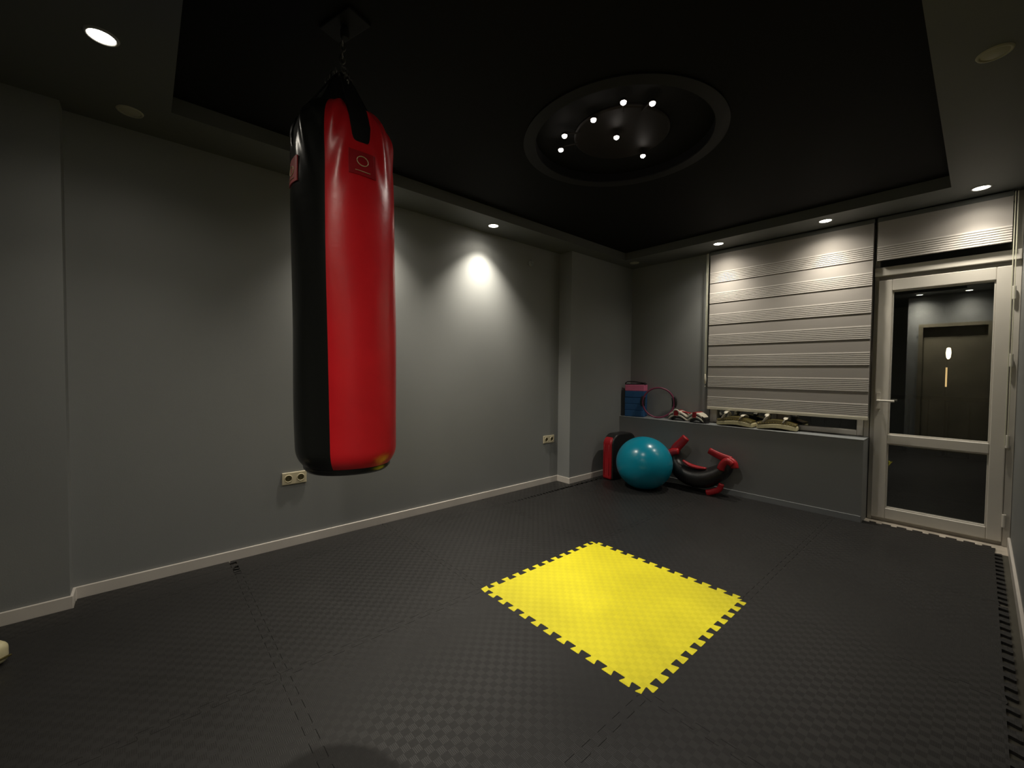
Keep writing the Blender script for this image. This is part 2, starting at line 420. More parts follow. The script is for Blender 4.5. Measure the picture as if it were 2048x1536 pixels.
def mat_tile(x0, x1, y0, y1, kx0, kx1, ky0, ky1, m, label, name='floor_mat', group='black floor mats', notch=None):
    nx = max(2, round((x1 - x0) / .0804)); ny = max(2, round((y1 - y0) / .0804))
    bot = edge(ky0, y0, x0, x1, nx, -1); top = edge(ky1, y1, x0, x1, nx, 1)
    lef = edge(kx0, x0, y0, y1, ny, -1); rig = edge(kx1, x1, y0, y1, ny, 1)
    pts = [(t, c) for t, c in bot][:-1] + [(c, t) for t, c in rig][:-1]
    tp = [(t, c) for t, c in top]
    if notch:
        xn, yn = notch                               # tile is deeper for x > xn (door recess), top edge at yn with teeth
        tl = [(t, yn + o) for t, o in tooth_line(xn, x1, 8)]
        pts = pts[:-1] if False else pts
        pts += list(reversed(tl)) + [(xn, y1), (x0, y1)]
        pts = pts[:-1]
        pts += [(x0, y1)]
    else:
        pts += list(reversed(tp))[:-1]
    pts += [(c, t) for t, c in reversed(lef)][(1 if notch else 0):-1]
    cx, cy = (x0 + x1) / 2, (y0 + y1) / 2
    lx0 = x0 if kx0 == 'plain' else -9; ly0 = y0 if ky0 == 'plain' else -9; ly1 = y1 if (ky1 == 'plain' and not notch) else 9
    pts = [(max(p[0], lx0), min(max(p[1], ly0), ly1)) for p in pts]
    clean = []
    for p in pts:
        q = (p[0] - cx, p[1] - cy)
        if not clean or (abs(clean[-1][0] - q[0]) + abs(clean[-1][1] - q[1])) > 1e-5: clean.append(q)
    if abs(clean[0][0] - clean[-1][0]) + abs(clean[0][1] - clean[-1][1]) < 1e-5: clean.pop()
    bm = bmesh.new(); prism(bm, clean, FL + .0010, 0.0)
    o = obj(name, bm, m); o.location = (cx, cy, 0)
    return tag(o, label, 'mat', group)
LB = {
 (0, 1): 'narrow black foam mat strip along the left baseboard beside the near pier',
 (0, 2): "narrow black foam mat strip by the left baseboard, left of the double socket",
 (0, 3): 'narrow black foam mat strip along the left baseboard, third from the near end',
 (0, 4): 'narrow black foam mat strip along the left baseboard, next to the projecting wall pier',
 (0, 5): 'short black foam mat strip at the foot of the wall pier in the far corner',
 (1, 0): 'black foam mat under the cream pad at the left frame edge',
 (1, 1): "black foam mat in the near left foreground, nearer than the mat below the bag",
 (1, 2): "black foam mat below the punching bag, touching the yellow mat only at its left corner",
 (1, 3): "black foam mat sharing the far left toothed edge of the yellow mat",
 (1, 4): "black foam mat touching the yellow mat only at its far corner",
 (1, 5): 'black foam mat in the far corner under the teal ball and red kick shield',
 (2, 0): 'black foam mat at the very bottom edge left of centre',
 (2, 1): 'black foam mat at the bottom centre, two rows nearer than the yellow mat',
 (2, 2): 'black foam mat sharing the near left toothed edge of the yellow mat',
 (2, 3): 'bright yellow interlocking foam mat with toothed edges in the black floor',
 (2, 4): 'black foam mat sharing the far right toothed edge of the yellow mat',
 (2, 5): 'black foam mat at the foot of the wall below the window',
 (3, 1): 'black foam mat at the bottom right, beneath the camera',
 (3, 2): "black foam mat touching the yellow mat only at its near corner",
 (3, 3): "black foam mat sharing the near right toothed edge of the yellow mat",
 (3, 4): "black foam mat by the right wall, touching the yellow mat only at its right corner",
 (3, 5): "black foam mat in front of the white balcony door, teeth against the threshold",
}
for (c, r), lab in LB.items():
    x0, x1, y0, y1 = xs[c], xs[c + 1], ys[r], ys[r + 1]
    kx0 = 'plain' if c == 0 else 'teeth'; kx1 = 'teeth'
    ky0 = 'plain' if r == 0 else 'teeth'; ky1 = 'plain' if r == 5 else 'teeth'
    notch = None
    if c == 0 and r == 1: x0 = -1.136
    if c == 0 and r == 5: x0 = -1.072
    if c == 0 and r == 4: y1 = 1.985; ky1 = 'plain'
    if c == 0 and r == 5: y0 = 1.989; ky0 = 'plain'; kx1 = 'teeth'
    if c == 1 and r == 0: x0 = -1.136; kx0 = 'plain'
    if c == 1 and r == 1: pass
    if c == 3 and r == 1: y0 = YB + .016; ky0 = 'plain'
    if c == 3 and r == 5: notch = (1.168, 3.000)
    if (c, r) == (2, 3): mat_tile(x0, x1, y0, y1, kx0, kx1, ky0, ky1, M['matyellow'], lab, group=None, name='yellow_mat'); continue
    # rows of the first two columns have slightly different seam lengths: keep seams shared
    mat_tile(x0, x1, y0, y1, kx0, kx1, ky0, ky1, M['matblack'], lab, notch=notch)

tag(obj('floor_mat', BX(-1.240, -1.1375, -1.604, ys[2] - .018, FL + .001, 0), M['matblack']), 'thin black foam filler strip against the left baseboard, beside the near pier', 'mat', 'black floor mats')

# ------------------------------------------------------------------ downlights in the soffit
def downlight(x, y, lit, label, power=6, wide=2.0, narrow=6, size=150):
    t = thing('downlight', label, 'ceiling light', (x, y, H1), 0, 'lit recessed downlights' if lit else 'unlit recessed downlights')
    bm = bmesh.new(); lathe(bm, [(.040, -.001), (.042, -.006), (.049, -.005), (.052, .000)], n=32, close=False); obj('trim_ring', bm, M['trimring'] if lit else M['disc'], t, smooth=True)
    bm = bmesh.new(); lathe(bm, [(0, -.0045), (.036, -.004), (.041, -.001)], n=32, close=False); obj('lens', bm, M['lens'] if lit else M['disc'], t, smooth=True)
    if lit:
        spot('downlight_spill', (x, y, H1 - .012), power * wide, t, size=size, rad=.030)
        spot('downlight_beam', (x, y, H1 - .014), power * narrow, t, size=100, blend=1.0, rad=.030)
    return t
for x, y, lab, p, wd, nr in ((-.490, -1.441, 'lit downlight in the soffit, at the upper left of the picture', 7, 1.6, 3),
                  (-1.064, .936, 'lit downlight right of the punching bag, above the left wall', 12, .6, 11),
                  (-1.064, -.13, 'lit downlight over the left wall hidden behind the punching bag', 9, 1.4, 10),
                  (.039, 2.843, 'lit downlight above the left edge of the window blind', 7, 2.4, 5),
                  (.881, 2.851, 'lit downlight above the window blind, near its right end', 7, 2.4, 5),
                  (1.726, 2.870, 'lit downlight above the balcony door blind', 7, 1.3, 5),
                  (1.090, -1.44, 'lit downlight behind the camera, left one of two reflected in the door glass', 6, 8, 10),
                  (1.610, -1.44, 'lit downlight behind the camera, right one of two reflected in the door glass', 6, 4, 6)):
    downlight(x, y, True, lab, p, wd, nr)
for x, y, lab in ((-1.045, -1.372, 'unlit round downlight near the left wall, below the brightest lamp'),
                  (-.905, 2.882, 'unlit round downlight in the far corner above the yoga blocks'),
                  (1.761, 1.164, 'unlit round downlight above the right wall, upper right of the picture')):
    downlight(x, y, False, lab)

# ------------------------------------------------------------------ ceiling lamp in the round well
lamp = thing('ceiling_lamp', 'dark ceiling lamp with seven small lit bulbs in the round ceiling well', 'ceiling lamp', (CXR, CYR, 2.56))
bm = bmesh.new(); lathe(bm, [(0, -.014), (.26, -.014), (.27, -.008), (.27, .0)], n=64, close=False); obj('base_plate', bm, M['plate'], lamp, smooth=False, bevel=.003)
heads = [(.646, .314), (.731, .418), (.473, .320), (.287, .320), (.183, .408), (.461, .530), (.454, .798)]
for hx, hy in heads:
    zz = 2.510; k = (zz - CZ) / (2.4 - CZ); px, py = CX + (hx - CX) * k, CY + (hy - CY) * k
    lx, ly = px - CXR, py - CYR
    bm = bmesh.new()
    rr = math.hypot(lx, ly); q = min(1, .25 / rr) if rr > 1e-6 else 1
    tube(bm, [(lx * q, ly * q, -.012), (lx * q, ly * q, -.026), (lx, ly, -.030), (lx, ly, -.036)], .004, n=8)
    lathe(bm, [(.008, -.032), (.015, -.036), (.017, -.046), (.015, -.047)], n=16, c=(lx, ly))
    h = obj('lamp_head', bm, M['plate'], lamp, smooth=False)
    bm = bmesh.new(); lathe(bm, [(.0, -.060), (.009, -.0585), (.0135, -.054), (.0145, -.0475), (0, -.0472)], n=20, c=(lx, ly)); obj('bulb', bm, M['bulb'], h, smooth=True)
for hx, hy, pw, sz, aim in ((.30, .55, 70, 44, (.68, .72, 0)), (.10, .60, 30, 50, (-.08, .22, 0)), (.50, .50, 24, 50, (.72, .10, 0)), (.34, .62, 34, 150, (.34, .50, 0))):
    spot('lamp_beam', (hx, hy, 2.486), pw, lamp, size=sz, blend=1.0, rad=.03, col=(1, .94, .86), aim=aim)

# ------------------------------------------------------------------ punching bag
BXc, BYc = .088, -.736
VA = math.atan2(CY - BYc, CX - BXc)
bag = thing('punching_bag', 'tall red and black vinyl punching bag hanging from the black ceiling', 'punching bag', (BXc, BYc, .78))
ZB, ZT, RB = 0.0, 1.375, .184
LEAN = Vector((.66, .75, 0)) * -.022
straps_a = [VA + math.radians(21) + k * PI / 2 for k in range(4)]
seam_a = VA - math.radians(19)
def adiff(a, b): return (a - b + PI) % (2 * PI) - PI
def bag_pt(th, z):
    # radius profile
    if z < .10: r = RB * (1 - .30 * ((.10 - z) / .10) ** 2.6)
    elif z > 1.24:
        u = min(1, (z - 1.24) / .135); r = RB * math.sqrt(max(0, 1 - .62 * u ** 2.6))
    else: r = RB
    r *= 1 + .030 * math.sin(z * 2.3 + .3) - .010 * math.exp(-((z - 1.12) / .05) ** 2)
    r += .0022 * math.sin(3 * th + 5 * z) + .0014 * math.sin(5 * th - 9 * z)
    f = max(0, (z - 1.00) / .37) ** 1.3
    if f > 0:
        for s in straps_a:
            d = adiff(th, s)
            r -= .020 * f * math.exp(-(d / .30) ** 2)
            r += f * .0075 * math.sin(d * 16 + (z - 1.2) * 26 * (1 if d > 0 else -1)) * math.exp(-((abs(d) - .42) / .26) ** 2)
            r += f * .008 * math.exp(-((abs(d) - .50) / .16) ** 2)
    k = z / ZT
    return Vector((r * math.cos(th) + LEAN.x * (k - .5) * 1, r * math.sin(th) + LEAN.y * (k - .5), z))
def bag_shell(a0, a1, z0, z1, nth, nz, top=True, off=0.0):
    bm = bmesh.new(); g = {}
    for i in range(nth + 1):
        th = a0 + (a1 - a0) * i / nth
        for j in range(nz + 1):
            z = z0 + (z1 - z0) * j / nz
            p = bag_pt(th, z)
            if top:
                # top edge falls away where a strap enters
                lo = 0
                for s in straps_a:
                    d = abs(adiff(th, s)); lo = max(lo, 1 / (1 + math.exp((d - .235) / .022)))
                zlim = z1 - lo * .165
                if z > zlim:
                    p2 = bag_pt(th, zlim); p = p2
            c = Vector((LEAN.x * (z / ZT - .5), LEAN.y * (z / ZT - .5), 0)); r = Vector((p.x - c.x, p.y - c.y, 0))
            p = p + r.normalized() * off
            g[i, j] = bm.verts.new(p)
    for i in range(nth):
        for j in range(nz):
            try: bm.faces.new((g[i, j], g[i + 1, j], g[i + 1, j + 1], g[i, j + 1]))
            except ValueError: pass
    # rolled-in top lip
    if top:
        prev = [g[i, nz] for i in range(nth + 1)]
        for k, (dr, dz) in enumerate(((.93, .004), (.80, -.004), (.72, -.03))):
            cur = []
            for v in [g[i, nz] for i in range(nth + 1)]:
                cx, cy = LEAN.x * (v.co.z / ZT - .5), LEAN.y * (v.co.z / ZT - .5)
                cur.append(bm.verts.new((cx + (v.co.x - cx) * dr, cy + (v.co.y - cy) * dr, v.co.z + dz)))
            for i in range(nth): bm.faces.new((prev[i], prev[i + 1], cur[i + 1], cur[i]))
            prev = cur
    bmesh.ops.remove_doubles(bm, verts=bm.verts, dist=1e-5)
    return bm
o = obj('red_panel', bag_shell(seam_a, seam_a + PI, .028, ZT, 130, 150), M['red'], bag, smooth=True); o['label'] = 'glossy red vinyl half'
o = obj('black_panel', bag_shell(seam_a + PI, seam_a + 2 * PI, .028, ZT, 130, 150), M['blk'], bag, smooth=True); o['label'] = 'glossy black vinyl half'
bm = bmesh.new()
ring = []; prof = [(.028, 1.0), (.015, .99), (.004, .93), (0, .80), (0, .4)]
for z, k in prof:
    ring.append([bm.verts.new((lambda p: Vector((LEAN.x * -.5 + (p.x - LEAN.x * -.5) * k, LEAN.y * -.5 + (p.y - LEAN.y * -.5) * k, z)))(bag_pt(2 * PI * i / 72, .028))) for i in range(72)])
for a, b in zip(ring, ring[1:]):
    for i in range(72): bm.faces.new((a[i], a[(i + 1) % 72], b[(i + 1) % 72], b[i]))
bm.faces.new(ring[-1]); obj('bottom_cap', bm, M['blk'], bag, smooth=True)
# inner black sock and four webbing straps gathered to the chain
APX = Vector((LEAN.x * .5, LEAN.y * .5, 1.515))
bm = bmesh.new(); lathe(bm, [(.150, 1.16), (.142, 1.28), (.118, 1.36), (.072, 1.43), (.042, 1.50), (.02, 1.52), (0, 1.522)], n=40, c=(APX.x, APX.y)); obj('filling_cover', bm, M['web'], bag, smooth=True)
def strap(a):
    bm = bmesh.new(); pts = []
    u = Vector((math.cos(a), math.sin(a), 0)); s = Vector((-u.y, u.x, 0))
    keys = [(.172, 1.155, .040), (.171, 1.22, .040), (.166, 1.28, .038), (.145, 1.345, .034), (.095, 1.42, .028), (.045, 1.50, .020), (.018, 1.535, .012)]
    rows = []
    for r, z, w in keys:
        c = Vector((LEAN.x * (z / ZT - .5), LEAN.y * (z / ZT - .5), z)) + u * r
        rows.append([bm.verts.new(c + s * w), bm.verts.new(c - s * w), bm.verts.new(c - s * w - u * .006), bm.verts.new(c + s * w - u * .006)])
    for A, B in zip(rows, rows[1:]):
        for k in range(4): bm.faces.new((A[k], A[(k + 1) % 4], B[(k + 1) % 4], B[k]))
    bm.faces.new(rows[0]); bm.faces.new(rows[-1])
    return bm
for a in straps_a: obj('strap', strap(a), M['web'], bag)
# label patches
def patch(a_c, z0, z1, half):
    bm = bmesh.new(); n = 10; m_ = 4; g = {}
    for i in range(n + 1):
        th = a_c - half + 2 * half * i / n
        for j in range(m_ + 1):
            z = z0 + (z1 - z0) * j / m_; p = bag_pt(th, z); c = Vector((LEAN.x * (z / ZT - .5), LEAN.y * (z / ZT - .5), z))
            g[i, j] = bm.verts.new(p + (p - c).normalized() * .0035); g[i, j, 1] = bm.verts.new(p + (p - c).normalized() * .0002)
    for i in range(n):
        for j in range(m_): bm.faces.new((g[i, j], g[i + 1, j], g[i + 1, j + 1], g[i, j + 1])); bm.faces.new((g[i, j, 1], g[i + 1, j, 1], g[i + 1, j + 1, 1], g[i, j + 1, 1]))
    for i in range(n):
        for j in (0, m_): bm.faces.new((g[i, j], g[i + 1, j], g[i + 1, j, 1], g[i, j, 1]))
    for j in range(m_):
        for i in (0, n): bm.faces.new((g[i, j], g[i, j + 1], g[i, j + 1, 1], g[i, j, 1]))
    return bm
for a_c, z0, z1, half, kind in ((straps_a[0], 1.090, 1.175, .27, 0), (straps_a[3] + .02, 1.060, 1.150, .25, 1)):
    p = obj('label_patch', patch(a_c, z0, z1, half), M['patch'] if kind else M['redm'], bag); p['label'] = 'red sewn label with a ring emblem'
    zc = (z0 + z1) / 2 + (.008 if kind == 0 else 0); pts = []
    ra, rz = (.112, .0165)
    for i in range(36):
        t = 2 * PI * i / 36; th = a_c + ra * math.cos(t); z = zc + rz * math.sin(t)
        q = bag_pt(th, z); c = Vector((LEAN.x * (z / ZT - .5), LEAN.y * (z / ZT - .5), z)); pts.append(q + (q - c).normalized() * .0045)
    bm = TB(pts, .0016, n=6, closed=True)
    bar = []
    for i in range(9):
        th = a_c - .15 + .30 * i / 8; z = z0 + .014
        q = bag_pt(th, z); c = Vector((LEAN.x * (z / ZT - .5), LEAN.y * (z / ZT - .5), z)); bar.append(q + (q - c).normalized() * .0045)
    tube(bm, bar, .0011, n=6)
    obj('emblem', bm, M['gold'], p, smooth=True)
# chain: gathered rings, links, ceiling mount
def link_bm(bm, c, L, W, r, rot, mt=None):
    pts = []
    for i in range(16):
        t = 2 * PI * i / 16; x = W * math.cos(t); z = L * math.sin(t) if abs(math.sin(t)) < 2 else 0
        pts.append(Vector((x * math.cos(rot), x * math.sin(rot), z)) + Vector(c))
    tube(bm, pts, r, n=6, closed=True, up=Vector((math.sin(rot + .001), -math.cos(rot + .001), .001)))
for k in range(4):
    a = straps_a[k]; bm = bmesh.new()
    for q in range(4):
        f = q / 4; link_bm(bm, (APX.x + math.cos(a) * (.055 - .042 * f), APX.y + math.sin(a) * (.055 - .042 * f), 1.485 + .075 * f), .013, .008, .0028, a + (PI / 2) * (q % 2))
    obj('chain', bm, M['chain'], bag, smooth=True)
bm = bmesh.new()
for q in range(5): link_bm(bm, (APX.x * (1 - q * .05), APX.y * (1 - q * .05), 1.572 + q * .024), .017, .010, .0032, VA + (PI / 2) * (q % 2))
obj('top_chain', bm, M['chain'], bag, smooth=True)
bm = bmesh.new(); zc = H2 - .78
box(bm, -.09, .09, -.05, .05, zc - .012, zc, Matrix.Rotation(.3, 4, 'Z')); lathe(bm, [(.016, zc - .055), (.018, zc - .03), (.014, zc - .012)], n=12)
obj('ceiling_mount', bm, M['steel'], bag, bevel=.003)

# ------------------------------------------------------------------ exercise ball
bl = thing('exercise_ball', 'glossy teal exercise ball on the floor in the far corner', 'exercise ball', (-.503, 2.484, 0))
bm = bmesh.new(); bmesh.ops.create_uvsphere(bm, u_segments=96, v_segments=64, radius=.277)
for v in bm.verts:
    v.co.z = v.co.z * .965 if v.co.z > -.25 else -.25 * .965 - (abs(v.co.z) - .25) * .35
    v.co.z += .2507
obj('ball_shell', bm, M['ball'], bl, smooth=True)
bm = bmesh.new(); lathe(bm, [(0, .274 + .0), (.012, .272), (.014, .2685)], n=16, mtx=Matrix.Translation((0, 0, .25)) @ Matrix.Rotation(math.radians(55), 4, 'Y') @ Matrix.Rotation(0, 4, 'X')); obj('air_plug', bm, M['ball'], bl, smooth=True)

# ------------------------------------------------------------------ kick shield (red edge) left of the ball
def rbox(w, d, h, r, m, name, par, mt=Matrix.Identity(4), sub=2):
    bm = bmesh.new(); box(bm, -w / 2, w / 2, -d / 2, d / 2, 0, h); bm.transform(mt)
    return obj(name, bm, m, par, smooth=True, bevel=r, seg=5)
ks = thing('kick_shield', 'kick shield with black face and red edge panels standing left of the teal ball', 'kick shield', (-.915, 2.66, 0), math.radians(-4))
def rounded_slab(x0, x1, hy, h, r, n=10):
    pts = []
    for cx, cz, a0 in ((hy - r, h - r, 0), (-hy + r, h - r, PI / 2), (-hy + .03, .03, PI), (hy - .03, .03, 1.5 * PI)):
        rr = r if cz > .1 else .03
        for k in range(n + 1):
            a = a0 + PI / 2 * k / n; pts.append((cx + rr * math.cos(a), cz + rr * math.sin(a)))
    bm = bmesh.new(); A = [bm.verts.new((x0, y, z)) for y, z in pts]; B = [bm.verts.new((x1, y, z)) for y, z in pts]
    N = len(pts)
    for i in range(N): bm.faces.new((A[i], A[(i + 1) % N], B[(i + 1) % N], B[i]))
    bm.faces.new(A); bm.faces.new(B); return bm
obj('black_cover', rounded_slab(-.062, .072, .205, .50, .12), M['blkm'], ks, smooth=False, bevel=.016, seg=4)
bm = rounded_slab(-.058, .058, .222, .470, .085)
o = obj('red_edge', bm, M['redm'], ks, smooth=False, bevel=.022, seg=4); o['label'] = 'red side panel'
bm = bmesh.new()
for sx in (-.030, .034): tube(bm, [(sx, -.2235, .05), (sx, -.2245, .25), (sx, -.2235, .39)], .0028, n=6)
obj('piping', bm, M['redm'], ks, smooth=True)

# ------------------------------------------------------------------ curved belly pad right of the ball
def unproj(px, py, y):
    d = Fv + Rv * ((px - 1024) / F_) - Uv * ((py - 768) / F_); t = (y - CY) / d.y
    return Vector((CX, CY, CZ)) + d * t
bp = thing('belly_pad', 'curved black leather body protector with red straps slumped between ball and wall', 'body protector', (-.05, 2.79, 0))
def chl(name, bm, m, **k): return child(name, bm, m, bp, **k)
keys = [(1350, 898, .055, 2.80), (1350, 920, .075, 2.80), (1362, 940, .090, 2.79), (1384, 953, .098, 2.78), (1410, 956, .098, 2.78), (1432, 949, .086, 2.79), (1449, 938, .070, 2.80), (1457, 924, .052, 2.81)]
P = [unproj(a, b, y) for a, b, r, y in keys]
def cr(Pl, sub=5):
    out = []
    for i in range(len(Pl) - 1):
        p0, p1, p2, p3 = Pl[max(i - 1, 0)], Pl[i], Pl[i + 1], Pl[min(i + 2, len(Pl) - 1)]
        for k in range(sub):
            t = k / sub; out.append(.5 * ((2 * p1) + (p2 - p0) * t + (2 * p0 - 5 * p1 + 4 * p2 - p3) * t * t + (3 * p1 - p0 - 3 * p2 + p3) * t ** 3) if not isinstance(p1, float) else .5 * (2 * p1 + (p2 - p0) * t + (2 * p0 - 5 * p1 + 4 * p2 - p3) * t * t + (3 * p1 - p0 - 3 * p2 + p3) * t ** 3))
    out.append(Pl[-1]); return out
path = cr(P); rads = cr([k[2] for k in keys])
bm = TB(path, [r * .98 for r in rads], n=20, up=Vector((0, 1, 0)), sy=1.1)
for v in bm.verts:
    if v.co.z < .004: v.co.z = .004
    v.co += Vector((0, 0, 1)) * 0
chl('padded_body', bm, M['blkm'], smooth=True)
inner = [unproj(a, b, 2.735) for a, b in ((1366, 921), (1380, 930), (1396, 935), (1412, 937))]
chl('red_lining', TB(cr(inner), [.010 + .009 * math.sin(PI * i / 15) for i in range(16)], n=8, up=Vector((0, 1, 0)), sy=1.6), M['redm'], smooth=True)
def bar(pts, r, y, name='strap', sy=.45):
    pp = cr([unproj(a, b, y + .07 + (c if len(q) > 2 else 0)) for q in pts for a, b, c in [(q + (0,))[:3]]], 4)
    chl(name, TB(pp, [r * (1 - .25 * i / len(pp)) for i in range(len(pp))], n=10, up=Vector((0, 1, 0)), sy=sy), M['redm'], smooth=True)
bar([(1349, 902), (1354, 894), (1364, 884), (1372, 875)], .052, 2.69, sy=.5)
bar([(1340, 906), (1348, 903), (1357, 903)], .040, 2.655, sy=.8)
bar([(1462, 921), (1446, 915), (1433, 909), (1418, 901)], .040, 2.74, sy=.45)
bar([(1441, 939), (1446, 928), (1455, 922), (1465, 930)], .036, 2.655, sy=.8)
bar([(1468, 936), (1466, 926), (1456, 919)], .044, 2.73, sy=.8)
bar([(1414, 986), (1424, 984), (1438, 979), (1443, 968)], .032, 2.66, sy=.7)

# ------------------------------------------------------------------ things on the sill
SZ = HS + .006
def on(px, py, z): 
    d = Fv + Rv * ((px - 1024) / F_) - Uv * ((py - 768) / F_); t = (z - CZ) / d.z
    return Vector((CX, CY, CZ)) + d * t
bx, by = -.942, 3.026
names = ['blue foam yoga block, bottom of the stack on the sill', 'blue foam yoga block, second from the bottom of the sill stack', 'blue foam yoga block, third from the bottom of the sill stack',
         'blue foam yoga block directly under the pink one', 'pink foam yoga block on top of the blue stack on the sill']
rot = math.radians(16)
for i, lb in enumerate(names):
    bm = BX(-.112, .112, -.074, .074, .0006, .0744)
    o = obj('yoga_block', bm, M['pink'] if i == 4 else M['blue'], None, bevel=.006, seg=3)
    o.location = (bx + random.uniform(-.003, .003), by + random.uniform(-.0015, .0015), SZ + i * .0748); o.rotation_euler = (0, 0, rot + random.uniform(-.02, .02)); tag(o, lb, 'yoga block', 'yoga blocks stacked on the sill')
zt = SZ + 5 * .0748
st = thing('carrying_strap', 'black carrying strap looped on top of the pink yoga block', 'strap', (bx, by, zt), rot)
bm = bmesh.new()
tube(bm, [(-.112, -.055, .003), (-.112, -.045, .022), (-.095, -.03, .034), (-.02, -.02, .034), (.06, -.02, .026), (.11, -.03, .015), (.112, -.05, .004)], .009, n=8, sy=.6)
tube(bm, [(-.105, -.06, .004), (-.03, -.062, .005), (.05, -.06, .005), (.105, -.055, .004)], .009, n=8, sy=.5)
tube(bm, [(.0, .0, .005), (.06, .01, .012), (.10, .0, .020), (.12, -.02, .008)], .010, n=8, sy=.7)
obj('webbing', bm, M['web'], st, smooth=True)

# pilates ring
pr = thing('pilates_ring', 'thin magenta pilates ring with black padded grips leaning beside the yoga blocks', 'pilates ring', (-.652, 3.012, SZ), math.radians(24))
TL = Matrix.Rotation(math.radians(-4), 4, 'X'); rr = .168
def ringpt(t, r=rr): return TL @ Vector((r * math.cos(t), 0, rr + .010 + r * math.sin(t)))
obj('hoop', TB([ringpt(2 * PI * i / 56) for i in range(56)], .0095, n=8, closed=True, up=Vector((0, 1, 0)), sy=1.3), M['mag'], pr, smooth=True)
for s in (0, PI):
    for rad_, w in ((rr + .016, .014), (rr - .014, .010)):
        obj('grip', TB([ringpt(s + (i - 5) / 5 * .33 + .06 * (1 if s == 0 else -1), rad_) for i in range(11)], [w * (.7 + .3 * math.sin(PI * i / 10)) for i in range(11)], n=10, up=Vector((0, 1, 0)), sy=1.6), M['blkfoam'], pr, smooth=True)

# thai kick pads
def thai(name, label, px0, py0, px1, py1):
    a, b = on(px0, py0, SZ), on(px1, py1, SZ)
    c = (a + b) / 2; d = b - a; L = d.length
    rz = math.atan2(d.y, d.x)
    t = thing(name, label, 'kick pad', (c.x, c.y + .075, SZ), rz * .5, 'thai kick pads on the sill')
    n = 20; bm = bmesh.new(); sect = []
    def zb(u): return .004 + .016 * max(0, math.sin(PI * u)) ** 1.5
    for i in range(n + 1):
        u = i / n; x = (u - .5) * L; z0 = zb(u); h = .043 - .003 * math.sin(2 * PI * u)
        hw = .075 * (1 - .12 * abs(2 * u - 1) ** 6)
        sect.append([bm.verts.new((x, y, z)) for y, z in ((-hw, z0), (hw, z0), (hw, z0 + h), (-hw, z0 + h))])
    for A, B in zip(sect, sect[1:]):
        for k in range(4): bm.faces.new((A[k], A[(k + 1) % 4], B[(k + 1) % 4], B[k]))
    bm.faces.new(sect[0]); bm.faces.new(sect[-1])
    o = obj('strike_pad', bm, M['cream'], t, bevel=.012, seg=4); o['label'] = 'cream padded striking block'
    bm = bmesh.new(); sect = []
    for i in range(n + 1):
        u = .02 + .96 * i / n; x = (u - .5) * L; z0 = zb(u) + .0445; h = .016 + .016 * math.sin(PI * u)
        sect.append([bm.verts.new((x, y, z)) for y, z in ((-.073, z0), (.070, z0), (.055, z0 + h), (-.066, z0 + h))])
    for A, B in zip(sect, sect[1:]):
        for k in range(4): bm.faces.new((A[k], A[(k + 1) % 4], B[(k + 1) % 4], B[k]))
    bm.faces.new(sect[0]); bm.faces.new(sect[-1]); obj('olive_backing', bm, M['olive'], t, bevel=.003)
    bm = bmesh.new()
    for i in range(15):
        u = .05 + .90 * i / 14; x = (u - .5) * L
        bmesh.ops.create_uvsphere(bm, u_segments=8, v_segments=6, radius=.0042, matrix=Matrix.Translation((x, -.073, zb(u) + .050)))
    obj('studs', bm, M['stud'], t)['kind'] = 'stuff'
    for u, lean, hh in ((.22, .4, .062), (.70, .1, .036)):
        x = (u - .5) * L; z0 = zb(u) + .062; bm = bmesh.new()
        pts = [(x - .012 - .01 * lean, -.066, z0 - .006), (x + .01 * lean * 2, -.058, z0 + hh * .7), (x + .02 * lean, -.03, z0 + hh), (x + .02 * lean, .02, z0 + hh), (x + .012, .052, z0 + hh * .6), (x, .060, z0)]
        tube(bm, [Vector(q) for q in cr([Vector(q) for q in pts], 4)], .018, n=8, sy=.22, up=Vector((0, .3, 1)))
        obj('arm_strap', bm, M['wht'], t, smooth=True)
    return t
thai('kick_pad', 'cream and olive thai kick pad on the sill, next to the focus mitts', 1431, 850, 1504, 857)
thai('kick_pad', 'cream and olive thai kick pad on the sill, the one farther from the focus mitts', 1509, 858, 1592, 864)

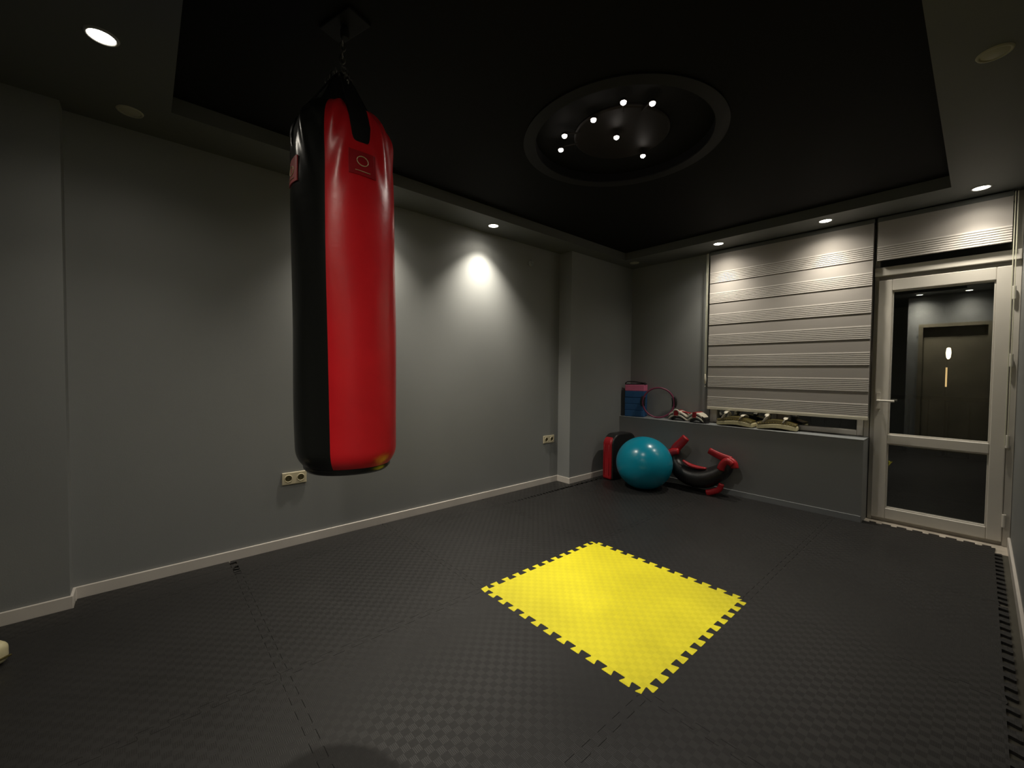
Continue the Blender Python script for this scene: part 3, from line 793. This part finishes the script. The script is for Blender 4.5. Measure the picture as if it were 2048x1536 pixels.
# focus mitts: arched, mouth down
def mitt(label, x, y, rz, L, tail):
    t = thing('focus_mitt', label, 'focus mitt', (x, y, SZ), rz, 'focus mitts on the sill')
    def arch(z_off, th, hw, u0=0, u1=1, n=14, rise=.058):
        bm = bmesh.new(); S = []
        for i in range(n + 1):
            u = u0 + (u1 - u0) * i / n; xx = (u - .5) * L; z = z_off + rise * math.sin(PI * min(1, max(0, u * .92 + .04))) ** .8
            w = hw * (1 - .25 * abs(2 * u - 1) ** 4)
            S.append([bm.verts.new(q) for q in ((xx, -w, z), (xx, w, z), (xx, w, z + th), (xx, -w, z + th))])
        for A, B in zip(S, S[1:]):
            for k in range(4): bm.faces.new((A[k], A[(k + 1) % 4], B[(k + 1) % 4], B[k]))
        bm.faces.new(S[0]); bm.faces.new(S[-1]); return bm
    obj('strike_face', arch(-.007, .022, .064), M['wht'], t, bevel=.007, seg=3)
    obj('seam_band', arch(.0155, .008, .061), M['blkm'], t, bevel=.002)
    obj('back_cover', arch(.024, .026, .062), M['wht'], t, bevel=.010, seg=3)
    o = obj('red_band', arch(-.004, .058, .0655, .34, .58), M['redm'], t, bevel=.006); o['label'] = 'red leather band across the middle'
    obj('palm_filler', arch(-.030, .024, .048, .14, .86), M['blkm'], t, bevel=.004)
    if tail:
        pts = [Vector((.02, -.03, .070)), Vector((.05, -.02, .098)), Vector((.09, .0, .090)), Vector((.13, .03, .080)), Vector((.17, .05, .076))]
        obj('wrist_strap', TB(cr(pts, 4), .024, n=8, sy=.3, up=Vector((0, 0, 1))), M['redm'], t, smooth=True)
        lp = [Vector((-.005 + .033 * math.cos(a), -.055 - .012 * math.sin(a), .085 + .033 * math.sin(a))) for a in [2 * PI * i / 24 for i in range(24)]]
        obj('hand_loop', TB(lp, .0075, n=8, closed=True, up=Vector((0, 1, 0)), sy=1.6), M['wht'], t, smooth=True)
    else:
        obj('dark_cuff', arch(-.004, .052, .063, .90, 1.08), M['blkm'], t, bevel=.008)
    return t
mitt('red and white focus mitt with raised hand loop and red wrist strap on the sill', -.415, 3.035, math.radians(2), .20, True)
mitt('red and white focus mitt with a dark cuff, beside the kick pads', -.185, 2.985, math.radians(-5), .18, False)

# ------------------------------------------------------------------ sockets and wall cap
def outlet(label, y0, y1, z0, z1):
    t = thing('wall_socket', label, 'power socket', (XA, (y0 + y1) / 2, (z0 + z1) / 2), 0, 'double wall sockets')
    hy, hz = (y1 - y0) / 2, (z1 - z0) / 2
    obj('face_plate', BX(0, .011, -hy, hy, -hz, hz), M['outlet'], t, bevel=.003, seg=3)
    for s in (-1, 1):
        mt = Matrix.Translation((.0112, s * hy * .5, 0)) @ Matrix.Rotation(PI / 2, 4, 'Y')
        bm = bmesh.new(); lathe(bm, [(.0245, .0), (.0235, .0035), (.0205, .0035), (.0195, -.001)], n=28, mtx=mt, close=False)
        r = obj('socket_ring', bm, M['outlet'], t, smooth=True)
        bm = bmesh.new(); lathe(bm, [(0, .0004), (.0198, .0004)], n=28, mtx=mt, close=False)
        obj('socket_well', bm, M['hole'], r)
        bm = bmesh.new(); 
        for q in (-.0095, .0095): lathe(bm, [(.0028, .0), (.0028, .002)], n=8, mtx=mt @ Matrix.Translation((0, q, 0)))
        obj('pin_hole', bm, M['steel'], r)
outlet('cream double wall socket low on the left wall below the punching bag', -.670, -.521, .412, .491)
outlet('cream double wall socket low on the left wall beside the wall pier', 1.777, 1.938, .424, .501)
wc = thing('wall_fitting', 'small round pale fitting high on the left wall near the pier', 'wall fitting', (XA, 1.570, 2.253))
bm = bmesh.new(); lathe(bm, [(.034, 0), (.035, .008), (.030, .014), (.022, .018), (0, .020)], n=28, mtx=Matrix.Rotation(PI / 2, 4, 'Y')); obj('cover', bm, M['sill'], wc, smooth=True)
bm = bmesh.new(); lathe(bm, [(.010, .018), (.010, .030), (0, .032)], n=16, mtx=Matrix.Rotation(PI / 2, 4, 'Y')); obj('knob', bm, M['sill'], wc, smooth=True)

# ------------------------------------------------------------------ cream pad cut by the left edge of the frame
tp = thing('training_pad', 'cream padded item on the floor, cut off by the left edge of the photo', 'pad', (-.845, -1.92, 0), math.radians(35))
rbox(.34, .20, .09, .03, M['cream'], 'padding', tp)
bm = bmesh.new(); tube(bm, [(-.165, -.1005, .030), (0, -.1015, .030), (.165, -.1005, .030)], .004, n=6); tube(bm, [(.1705, -.095, .030), (.1715, 0, .030), (.1705, .095, .030)], .004, n=6)
obj('seam_piping', bm, M['olive'], tp, smooth=True)

# ------------------------------------------------------------------ world and view
w = bpy.data.worlds.new('night'); sc.world = w; w.use_nodes = True
w.node_tree.nodes['Background'].inputs[0].default_value = (.006, .006, .005, 1); w.node_tree.nodes['Background'].inputs[1].default_value = .35
vs = sc.view_settings; vs.view_transform = 'Standard'; vs.look = 'None'; vs.exposure = 0.0; vs.gamma = 1.0; vs.use_curve_mapping = False
